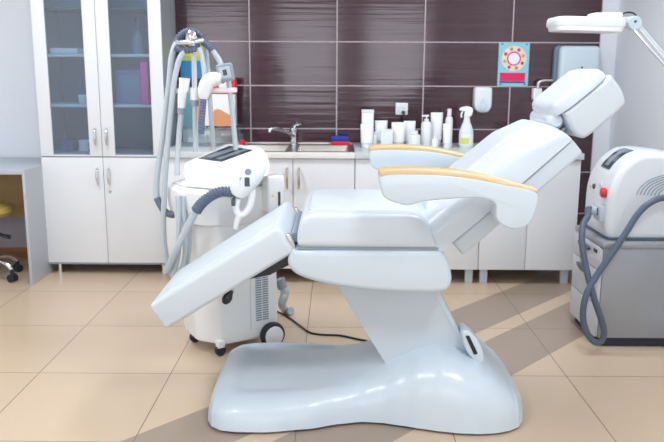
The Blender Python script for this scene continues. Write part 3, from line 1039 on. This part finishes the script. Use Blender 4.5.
# arm rests
def arm(Y0, Y1, dx, dz, hub_y):
    wp_ = smooth_poly([(.145+dx, .968+dz), (.152+dx, .981+dz), (.20+dx, .986+dz), (.293+dx, .987+dz), (.418+dx, .978+dz), (.543+dx, .954+dz), (.650+dx, .924+dz), (.667+dx, .920+dz), (.658+dx, .909+dz), (.544+dx, .931+dz), (.419+dx, .952+dz), (.294+dx, .962+dz), (.156+dx, .958+dz)], 3)
    wd = obj('arm_pad', slab(wp_, Y0+.002, Y1-.002, .008), 'oak', ch, label='curved light oak armrest top')
    bd = smooth_poly([(.156+dx, .966+dz), (.148+dx, .925+dz), (.165+dx, .889+dz), (.235+dx, .866+dz), (.296+dx, .880+dz), (.409+dx, .890+dz), (.485+dx, .890+dz), (.529+dx, .872+dz), (.535+dx, .824+dz), (.562+dx, .797+dz), (.602+dx, .787+dz), (.643+dx, .804+dz), (.663+dx, .845+dz), (.662+dx, .912+dz), (.543+dx, .940+dz), (.418+dx, .962+dz), (.293+dx, .971+dz)], 4)
    obj('arm_body', slab(bd, Y0, Y1, .007, 3), 'gloss', ch)
    a, b_ = sorted((hub_y, Y0 if hub_y < Y0 else Y1))
    obj('arm_pivot', lathe([(0, 0), (.045, 0), (.045, b_-a), (0, b_-a)], (.602+dx, b_, .852+dz), 24, None, rotx90()), 'satin', ch)
arm(2.455, 2.555, 0, 0, 2.66)
arm(3.255, 3.355, 0, 0, 3.14)

# ------------------------------------------------ white hose machine on wheels
mr = thing('hose_machine', 'white wheeled beauty machine with touchscreen and hoses behind the leg rest', 'machine', (-.514, 3.558, 0), math.radians(32))
plan0 = [(.15, -.21), (-.145, -.21), (-.225, -.09), (-.215, .10), (.15, .12)]
def plan(sx_, dx, r=.018):
    return round_poly([(x*sx_+dx, (y+.045)*sx_-.045) for x, y in plan0], r, 4)
rings = []
for z, s, dx in ((.048, .93, 0), (.055, .98, 0), (.08, 1.0, 0), (.30, 1.0, 0), (.52, .99, -.002), (.58, 1.0, -.008), (.62, 1.04, -.018)):
    rings.append([V((x, y, z)) for x, y in plan(s, dx)])
obj('lower_body', loft(rings), 'machine', mr, world=False)
rings = []
for z, s, dx in ((.612, 1.04, -.02), (.625, 1.10, -.026), (.72, 1.13, -.034), (.765, 1.12, -.034), (.785, 1.06, -.026)):
    rings.append([V((x, y, z)) for x, y in plan(s, dx, .05)])
obj('upper_body', loft(rings), 'machine', mr, world=False)
# console head: a wedge whose top slopes to the front and to the near side
mr_inv = mr.matrix_basis.inverted()
PC, PN = V((-.05, -.08, .928)), V((-.30, -.22, 1)).normalized()
def on_top_plane(px, py, lift=0.0):
    o = mr_inv @ V((0, 0, EYE)); d = (mr_inv @ at(px, py, 3.5)) - o
    t = (PC-o).dot(PN)/d.dot(PN)
    return o + d*t + PN*lift
rings = []
for z, s, dx in ((.780, .98, -.03), (.790, 1.0, -.034)):
    rings.append([V((x, y, z)) for x, y in plan(s, dx, .04)])
top5 = [on_top_plane(*p) for p in ((263, 147.5), (223, 165.5), (197, 162.5), (190, 160.5), (228, 143.5))]
def ring5(pts, r=.02, n=4):
    out = []
    for i in range(5):
        a_, b_, c_ = pts[i-1], pts[i], pts[(i+1) % 5]
        s0 = b_ + (a_-b_).normalized()*min(r, (a_-b_).length*.45)
        e0_ = b_ + (c_-b_).normalized()*min(r, (c_-b_).length*.45)
        for k in range(n+1):
            t = k/n
            out.append(s0*(1-t)**2 + b_*2*t*(1-t) + e0_*t*t)
    return out
ctr = sum(top5, V())/5
for lift, pp in ((-.060, ((268, 162), (226, 178), (184, 174), (182, 168), (231, 146))),
                 (-.035, ((270, 158), (226, 174), (182.5, 169), (181, 164), (231, 145))),
                 (-.012, ((268, 151), (225, 168.5), (185, 164), (184, 160.5), (229.5, 143.5)))):
    rings.append(ring5([on_top_plane(*p, lift) for p in pp]))
rings.append(ring5(top5))
obj('console_head', loft(rings), 'machine', mr, world=False)
def on_top(poly, l0, l1, nm, m, par):
    return obj(nm, loft([[on_top_plane(*p, l0) for p in poly], [on_top_plane(*p, l1) for p in poly]]), m, par, world=False)
scr = on_top([(198.5, 158.8), (221.5, 162), (252.5, 150.5), (229.5, 146.2)], .0005, .0025, 'touchscreen', 'screen', mr)
on_top([(204, 157.3), (211.5, 158.4), (240.5, 148.7), (234, 147.6)], .003, .0034, 'menu_panel', 'display2', scr)
on_top([(216, 159), (221, 159.8), (248.5, 150.3), (244.5, 149.5)], .003, .0034, 'menu_panel', 'display2', scr)
# side vent, seam, wheels
b = new()
for i in range(19):
    z = .142 + i*.0114
    for xx in (.046, .082):
        box(xx-.015, xx+.015, -.2125, -.208, z-.0028, z+.0028, bm=b)
obj('vent_grille', b, 'piping', mr, world=False)
obj('panel_seam', box(.002, .006, -.2115, -.208, .10, .60), 'shelf', mr, world=False)
for (x, y) in ((.105, -.235), (.105, .145)):
    w = obj('wheel', lathe([(0, -.02), (.048, -.02), (.060, -.014), (.064, 0), (.060, .014), (.048, .02), (0, .02)], (x, y, .064), 32, None, rotx90()), 'rubber', mr, world=False)
    sgn = -1 if y < 0 else 1
    obj('hub_cap', lathe([(0, -.003), (.048, -.003), (.046, .004), (.02, .007), (0, .008)], (x, y+sgn*.0215, .064), 28, None, rotx90() if sgn < 0 else Matrix.Rotation(-PI/2, 4, 'X')), 'machine', w, world=False)
obj('axle', tube([(.105, -.215, .064), (.105, .125, .064)], .012, 10, 0), 'steel', mr, world=False)
for (x, y) in ((-.150, -.200), (-.185, .03)):
    b = box(x-.018, x+.018, y-.018, y+.018, .040, .075, .006)
    cs = obj('caster_fork', b, 'machine', mr, world=False)
    obj('caster_wheel', lathe([(0, -.014), (.02, -.014), (.026, -.008), (.026, .008), (.02, .014), (0, .014)], (x, y, .026), 18, None, rotx90()), 'rubber', cs, world=False)
# boxy holder on the near side and handpiece
obj('side_holder', box(.06, .145, -.300, -.225, .67, .84, .015, 3), 'machine', mr, world=False)
b = slab([(.075, .745), (.088, .745), (.0815, .760)], -.3018, -.2995)
obj('warning_sign', b, 'yellow', mr, world=False)
obj('side_label', box(.108, .120, -.3015, -.2995, .70, .765), 'label', mr, world=False)
# treatment handle with ring, resting on the side
hl = thing('treatment_handpiece', 'white treatment handpiece with dark buttons hung on the machine side', 'handpiece', at(245, 190, 3.20))
pts = [at(237, 193, 3.20), at(243, 184, 3.19), at(250, 175, 3.19), at(256, 167, 3.20), at(260, 163, 3.22)]
obj('handle_body', tube(pts, lambda t: .030+.024*math.sin(PI*min(t*.85+.1, 1)), 18, 6), 'machine', hl)
pts = [at(249, 178, 3.20), at(252, 195, 3.20), at(248, 210, 3.20), at(240, 215, 3.20), at(236, 207, 3.20), at(238, 198, 3.20)]
obj('grip_ring', tube(pts, .016, 12, 6), 'machine', hl)
obj('hook_tip', tube([at(240, 215, 3.20), at(237, 222, 3.20), at(236, 229, 3.20)], lambda t: .016-.004*t, 10, 5), 'machine', hl)
bx_ = at(247, 182, 3.135)
obj('button_panel', box(bx_.x-.011, bx_.x+.011, bx_.y, bx_.y+.03, bx_.z-.02, bx_.z+.02, .003), 'label', hl)
bx_ = at(241, 181, 3.14)
obj('button_panel', box(bx_.x-.006, bx_.x+.006, bx_.y, bx_.y+.03, bx_.z-.016, bx_.z+.016, .002), 'piping', hl)
bx_ = at(248, 172, 3.135)
obj('round_mark', lathe([(.010, 0), (.014, 0), (.014, .012), (.010, .012)], (bx_.x, bx_.y+.012, bx_.z), 16, None, rotx90()), 'piping', hl)
bx_ = at(233, 202, 3.17)
obj('connector', box(bx_.x-.008, bx_.x+.008, bx_.y, bx_.y+.03, bx_.z-.018, bx_.z+.012, .003), 'label', hl)
cpts = [at(196, 211, 3.20), at(202, 203, 3.19), at(211, 196, 3.19), at(222, 191.5, 3.19), at(236, 193, 3.19)]
obj('corrugated_sleeve', tube(cpts, .022, 14, 8, None, .12), 'corr', hl)
obj('hose', tube([at(196, 211, 3.20), at(190, 222, 3.21), at(183, 236, 3.22), at(176, 250, 3.23), at(171, 262, 3.25), at(166, 272, 3.28)], .0165, 12, 8), 'hose', hl)
# mast with chrome hub and the drooping hoses
mt = [at(196, 151, 3.60), at(195, 110, 3.60), at(194, 60, 3.60), at(193, 42, 3.60)]
obj('mast', tube(mt, .012, 14, 6), 'machine', mr)
hb = at(192, 40, 3.52)
hub = obj('mast_hub', lathe([(0, -.03), (.028, -.03), (.034, -.015), (.030, .0), (.03, .008), (.025, .03), (.016, .042), (0, .044)], hb, 24), 'chrome', mr)
def arcs(name, pts, r, m, par, ribs=0.0):
    return obj(name, tube(pts, r, 12, 8, None, ribs), m, par)
# corrugated collars around the hub
arcs('hose_collar', [at(175, 45, 3.57), at(180, 36, 3.57), at(188, 31, 3.57), at(197, 33, 3.57), at(203, 39, 3.58)], .0155, 'corr', mr, .13)
arcs('hose_collar', [at(176, 48, 3.52), at(184, 50, 3.50), at(193, 49, 3.50), at(198, 44, 3.52)], .0155, 'corr', mr, .13)
arcs('hose_collar', [at(203, 42, 3.55), at(209, 46, 3.53), at(213, 51, 3.52)], .0155, 'corr', mr, .13)
arcs('hub_bar', [at(179, 43, 3.50), at(190, 42, 3.48), at(203, 40, 3.50)], .012, 'chrome', mr)
H1 = [at(*p, 3.57-.011*i) for i, p in enumerate([(178, 40), (174, 48), (171, 60), (169.5, 79), (167, 100), (164.5, 123), (161.5, 146), (158.5, 165), (156.5, 185), (157, 201)])]
arcs('hose', H1, .0135, 'hose', mr)
arcs('hose_sleeve', [at(157, 198, 3.47), at(161, 206, 3.46), at(166, 212.5, 3.45), at(174, 215, 3.44)], .0165, 'corr', mr, .06)
H2 = [at(*p, 3.50-.008*i) for i, p in enumerate([(187, 48), (180, 58), (176, 72), (173.5, 88), (171, 110), (168.5, 135), (166.5, 160), (164.5, 190), (163.5, 222), (165, 248), (169, 268), (176, 282)])]
arcs('hose', H2, .0125, 'hose', mr)
H3 = [at(205, 44, 3.58), at(208, 70, 3.56), at(210, 100, 3.54), at(212, 130, 3.53), at(214, 156, 3.52)]
arcs('hose', H3, .0115, 'hose', mr)
H4 = [at(199, 48, 3.50), at(202, 58, 3.49), at(204, 70, 3.48), at(205, 84, 3.47)]
arcs('hose', H4, .0115, 'hose', mr)
H5 = [at(213, 51, 3.52), at(219, 60, 3.51), at(223, 70, 3.50), at(224, 76, 3.50)]
arcs('hose', H5, .013, 'hose', mr)
H6 = [at(228, 78, 3.50), at(231, 100, 3.50), at(233.5, 125, 3.50), at(236, 152, 3.49)]
arcs('hose', H6, .012, 'hose', mr)
for (xa, xb, ya) in ((178, 178.5, 3.30), (183, 186, 3.31), (188, 189, 3.33)):
    arcs('hose', [at(xa, 196, ya), at(xa+.8, 215, ya-.01), at(xb, 235, ya-.02), at(xb-1, 258, ya-.03), at(xb-6, 276, ya-.02)], .012, 'hose', mr)
# holder rail with handpieces
a, b_ = at(171, 91, 3.50), at(237, 90, 3.50)
obj('holder_rail', bar(a, b_, .035, .022, None, .005), 'machine', mr)
G2 = 'handpieces on the holder rail'
hA = thing('rail_handpiece', 'white handpiece with rounded head on the rail, left of the mast', 'handpiece', at(183, 100, 3.46), 0, G2)
obj('head', tube([at(184.5, 78, 3.46), at(184, 86, 3.46), at(182, 97, 3.46), at(181.5, 108, 3.46)], lambda t: .026-.009*t, 16, 6), 'machine', hA)
obj('collar', tube([at(181.5, 108, 3.46), at(181, 114, 3.46)], .018, 14, 3), 'piping', hA)
obj('cable', tube([at(181, 113, 3.46), at(179.5, 130, 3.46), at(178, 150, 3.45), at(177, 175, 3.42)], .013, 12, 6), 'hose', hA)
hB = thing('rail_handpiece', 'slim probe with a dark collar on the rail in front of mast', 'handpiece', at(194, 98, 3.46), 0, G2)
obj('head', tube([at(194.5, 88, 3.46), at(194.5, 100, 3.46)], .019, 14, 3), 'machine', hB)
obj('collar', tube([at(194.5, 100, 3.46), at(194.5, 106, 3.46)], .020, 14, 3), 'piping', hB)
obj('cable', tube([at(194.5, 105, 3.46), at(195, 130, 3.46), at(195.5, 152, 3.46)], .0115, 12, 6), 'hose', hB)
hC = thing('rail_handpiece', 'white curved handpiece with dark corrugated hose hanging from the rail', 'handpiece', at(205, 90, 3.42), 0, G2)
obj('head', tube([at(221, 79, 3.42), at(214, 78.5, 3.42), at(208, 82, 3.42), at(204.5, 90, 3.42), at(203.5, 99, 3.42)], lambda t: .017+.016*math.sin(PI*t)**.7, 16, 6), 'machine', hC)
obj('corrugated_hose', tube([at(203.5, 98, 3.42), at(202.5, 110, 3.42), at(201.5, 122, 3.42), at(201.5, 134, 3.42)], .015, 14, 6, None, .08), 'corr', hC)
hD = thing('square_handpiece', 'white handpiece with square grey plate, highest on the hose machine', 'handpiece', at(225, 73, 3.46), 0, G2)
c0 = at(225.5, 72.5, 3.45)
b = box(-.038, .038, -.018, .018, -.040, .040, .012, 3)
bmesh.ops.transform(b, matrix=Matrix.Translation(c0) @ Matrix.Rotation(-.18, 4, 'Y') , verts=b.verts)
obj('head', b, 'piping', hD)
b = box(-.026, .026, -.021, -.017, -.026, .026, .003, 2)
bmesh.ops.transform(b, matrix=Matrix.Translation(c0) @ Matrix.Rotation(-.18, 4, 'Y') , verts=b.verts)
obj('plate', b, 'hose', hD)
b = box(-.009, .009, -.0225, -.020, -.013, .013)
bmesh.ops.transform(b, matrix=Matrix.Translation(c0) @ Matrix.Rotation(-.18, 4, 'Y') , verts=b.verts)
obj('plate_mark', b, 'label', hD)
obj('neck', tube([at(223, 76, 3.47), at(218, 80, 3.46), at(213, 83, 3.45)], .02, 12, 5), 'machine', hD)
# pipe stub and power cord behind the machine
pt_ = thing('drain_hose', 'pale grey hose end on floor behind the hose machine wheel', 'hose', at(284, 300, 0, 0.02))
p0 = at(280, 283, 3.62); p1 = at(285, 292, 3.62); p2 = at(282, 303, 3.64)
obj('hose', tube([p0, p1, p2, at(284, 308, 0, .03), at(291, 311, 0, .025)], .022, 12, 7), 'hose', pt_)
obj('collar', tube([at(279.5, 279, 3.62), at(283, 288, 3.62)], .026, 12, 3), 'piping', pt_)
cpts = [at(276, 311, 0, .006), at(288, 317, 0, .005), at(299, 325, 0, .005), at(309, 332, 0, .005), at(320, 334.5, 0, .005), at(340, 335.5, 0, .005), at(357, 339, 0, .005), at(376, 343, 0, .005), at(392, 349, 0, .006)]
tag(obj('power_cord', tube(cpts, .0052, 8, 8), 'black'), 'black power cord running over floor tiles behind the chair base', 'cord')

# ------------------------------------------------ grey drawer cart with the white laser box
ct = thing('drawer_cart', 'grey metal drawer cart under the white laser box', 'cart', (1.53, 3.65, 0))
X0, X1, Y0, Y1 = 1.288, 1.79, 3.45, 3.85
obj('cabinet_body', box(X0, X1, Y0, Y1, .045, .490, .006), 'cart', ct)
obj('plinth', box(X0+.015, X1-.01, Y0+.012, Y1-.012, 0, .045), 'rubber', ct)
obj('top_tray', box(X0-.012, X1+.008, Y0-.012, Y1+.012, .491, .520, .008), 'cart', ct)
for (z0, z1) in ((.05, .20), (.203, .375), (.378, .488)):
    d = obj('drawer', box(X0-.016, X0-.0005, Y0+.004, Y1-.004, z0, z1, .004), 'cart_white', ct)
    if z0 > .1:
        zc = z1-.035
        poly = smooth_poly([(Y0+.13, zc+.008), (Y0+.17, zc-.012), (Y0+.22, zc-.016), (Y0+.27, zc-.006), (Y0+.29, zc+.012), (Y0+.21, zc+.016)], 3)
        obj('handle', slab(poly, X0-.034, X0-.0155, .005, axis='X'), 'slate', d)
obj('lock', box(X0-.022, X0-.0155, Y0+.045, Y0+.085, .455, .472, .002), 'black', ct)
lz = thing('laser_device', 'white rounded laser device with red button standing on the cart', 'device', (1.53, 3.65, .52))
prof = [(1.312, .523), (1.296, .56), (1.293, .66), (1.297, .745), (1.314, .812), (1.350, .875), (1.405, .923), (1.465, .940), (1.54, .936), (1.63, .924), (1.70, .912), (1.735, .89), (1.745, .80), (1.745, .56), (1.735, .523)]
prof = smooth_poly(prof, 4, corners=(0, 14))
obj('housing', slab(prof, 3.48, 3.83, .035, 5), 'laser', lz)
obj('base_trim', box(1.305, 1.74, 3.486, 3.824, .5205, .535, .004), 'slate', lz)
# sloping display on the curved front/top
def on_front(y0, y1, i0, i1, lift, nm, m, par):
    seg = [(1.297, .745), (1.314, .812), (1.350, .875), (1.405, .923), (1.465, .940)]
    pp = [V((x, 0, z)) for x, z in seg]
    S = spline(pp, 10)
    S = S[i0:i1+1]
    b = new()
    lo_, hi_ = [], []
    for k, p in enumerate(S):
        t = (S[min(k+1, len(S)-1)] - S[max(k-1, 0)]).normalized()
        nn = V((-t.z, 0, t.x))
        lo_.append([b.verts.new((p.x-nn.x*.003, y, p.z-nn.z*.003)) for y in (y0, y1)])
        q = p + nn*lift
        hi_.append([b.verts.new((q.x, y, q.z)) for y in (y0, y1)])
    for k in range(len(S)-1):
        b.faces.new((hi_[k][0], hi_[k][1], hi_[k+1][1], hi_[k+1][0]))
        b.faces.new((lo_[k][0], lo_[k+1][0], lo_[k+1][1], lo_[k][1]))
        for q in (0, 1):
            b.faces.new((lo_[k][q], hi_[k][q], hi_[k+1][q], lo_[k+1][q]))
    b.faces.new((lo_[0][0], lo_[0][1], hi_[0][1], hi_[0][0]))
    b.faces.new((lo_[-1][0], hi_[-1][0], hi_[-1][1], lo_[-1][1]))
    return obj(nm, b, m, par)
sc_ = on_front(3.60, 3.715, 15, 35, .004, 'display', 'screen', lz)
on_front(3.635, 3.68, 17, 33, .005, 'display_stripe', 'display2', sc_)
mX = Matrix.Rotation(-PI/2, 4, 'Y')
p = V((1.300, 3.535, .742))
obj('emergency_button', lathe([(0, -.004), (.017, -.004), (.017, .006), (.024, .008), (.024, .022), (.018, .028), (0, .029)], p, 22, None, mX), 'red', lz)
obj('key_switch', lathe([(0, -.004), (.014, -.004), (.013, .010), (0, .011)], (1.300, 3.70, .748), 18, None, mX), 'label', lz)
obj('status_knob', lathe([(0, -.004), (.016, -.004), (.015, .006), (0, .007)], (1.303, 3.62, .762), 18, None, mX), 'cart_white', lz)
obj('knob', lathe([(0, -.004), (.010, -.004), (.009, .008), (0, .009)], (1.302, 3.75, .74), 16, None, mX), 'nickel', lz)
b = new()
for i in range(7):
    r = .075+.016*i
    pts = []
    a0, a1 = PI*.60, PI*.98
    for k in range(9):
        a = a0 + (a1-a0)*k/8
        pts.append(V((1.60+1.05*r*math.cos(a), 3.4792, .735+.62*r*math.sin(a))))
    tube(pts, .0028, 6, 0, b)
obj('side_vent', b, 'piping', lz)
cn = obj('hose_socket', box(1.268, 1.300, 3.515, 3.61, .605, .680, .006), 'hose', lz)
obj('socket_mark', box(1.2665, 1.2685, 3.540, 3.556, .63, .665), 'navy', cn)
ct.location.x -= .022; lz.location.x -= .012
hh = thing('laser_hose', 'thick slate blue hose looping from the laser device over the cart', 'hose', (1.2, 3.40, .0))
pts = [V((1.254, 3.575, .645)), V((1.218, 3.57, .655)), at(588, 216, 3.52), at(583, 225, 3.48), at(582, 243, 3.43), at(586, 268, 3.40), at(594, 298, 3.37), at(602, 322, 3.36), at(604, 334, 3.36), at(600, 342, 3.36),
       at(592, 340, 3.36), at(585, 328, 3.36), at(583, 312, 3.36), at(587, 293, 3.365), at(597, 275, 3.38), at(611, 255, 3.39), at(625, 234, 3.40), at(638, 214, 3.41), at(650, 203, 3.41), at(665, 198, 3.42), at(690, 204, 3.44)]
pts += [V((1.70, 3.44, .66)), V((1.755, 3.46, .60)), V((1.762, 3.50, .545))]
obj('hose', tube(pts, .0150, 14, 8), 'slate', hh)
obj('plug', tube([V((1.256, 3.573, .645)), V((1.230, 3.571, .653))], .022, 14, 3), 'hose', hh)

# ------------------------------------------------ magnifier lamp on a stand at the right
ml = thing('magnifier_lamp', 'white magnifier lamp on a jointed arm above the laser device', 'lamp', (1.70, 3.2, 0))
YL = 3.2
n = 24
rings = []
hx0, hx1 = .880, 1.168
def lamp_ring(z, sc, dz=0):
    poly = round_poly([(hx0, YL-.10), (hx1, YL-.10), (hx1, YL+.10), (hx0, YL+.10)], .05, 5)
    cx_, cy_ = (hx0+hx1)/2, YL
    return [V((cx_+(x-cx_)*sc, cy_+(y-cy_)*sc, z - .02*(x-hx0))) for x, y in poly]
obj('lamp_head', loft([lamp_ring(1.486, .94), lamp_ring(1.489, .99), lamp_ring(1.498, 1.0), lamp_ring(1.515, .985), lamp_ring(1.523, .95), lamp_ring(1.525, .85)]), 'lampbody', ml)
obj('lamp_diffuser', loft([lamp_ring(1.470, .92), lamp_ring(1.4875, .96)]), 'lens', ml)
obj('head_cap', box(1.045, 1.160, YL-.05, YL+.05, 1.519, 1.541, .008, 3), 'lampbody', ml)
obj('yoke', tube([V((1.155, YL, 1.503)), V((1.18, YL, 1.51)), V((1.215, YL, 1.508))], .017, 12, 5), 'dispenser', ml)
obj('cable', tube([V((1.155, YL-.01, 1.526)), V((1.175, YL-.01, 1.54)), V((1.20, YL-.01, 1.545)), V((1.225, YL-.01, 1.535)), V((1.245, YL-.01, 1.505))], .0035, 8, 6), 'black', ml)
obj('elbow', lathe([(0, -.022), (.026, -.022), (.028, -.018), (.028, .018), (.026, .022), (0, .022)], (1.222, YL, 1.503), 22, None, rotx90()), 'dispenser', ml)
obj('elbow_screw', lathe([(0, 0), (.006, 0), (.005, .004), (0, .004)], (1.222, YL-.0225, 1.508), 10, None, rotx90()), 'label', ml)
e0, e1 = V((1.222, YL, 1.503)), V((1.70, YL, 1.005))
d_ = (e1-e0).normalized(); nn = V((-d_.z, 0, d_.x))
for s in (-1, 1):
    obj('arm_rod', bar(e0+nn*.013*s+d_*.01, e1+nn*.013*s, .012, .010, None, .002), 'chrome' if s < 0 else 'dispenser', ml)
obj('arm_spring', tube([e0+d_*.03+V((0, -.014, 0)), e1+V((0, -.014, 0))], .004, 8, 0), 'white', ml)
obj('lower_joint', lathe([(0, -.024), (.03, -.024), (.03, .024), (0, .024)], e1, 22, None, rotx90()), 'dispenser', ml)
obj('pole', lathe([(0, .03), (.016, .03), (.016, 1.0), (0, 1.0)], (1.70, YL, 0), 18), 'white', ml)
obj('base', lathe([(0, 0), (.13, 0), (.135, .01), (.12, .03), (.03, .045), (0, .045)], (1.70, YL, 0), 32), 'white', ml)

# ------------------------------------------------------------- world, view
w = bpy.data.worlds.new('daylight')
SC.world = w
w.use_nodes = True
w.node_tree.nodes['Background'].inputs[0].default_value = (.80, .90, 1.0, 1)
w.node_tree.nodes['Background'].inputs[1].default_value = 1.0
vs = SC.view_settings
vs.view_transform = 'Standard'
vs.look = 'None'
vs.gamma = 1.0
vs.use_curve_mapping = False
vs.exposure = -0.08
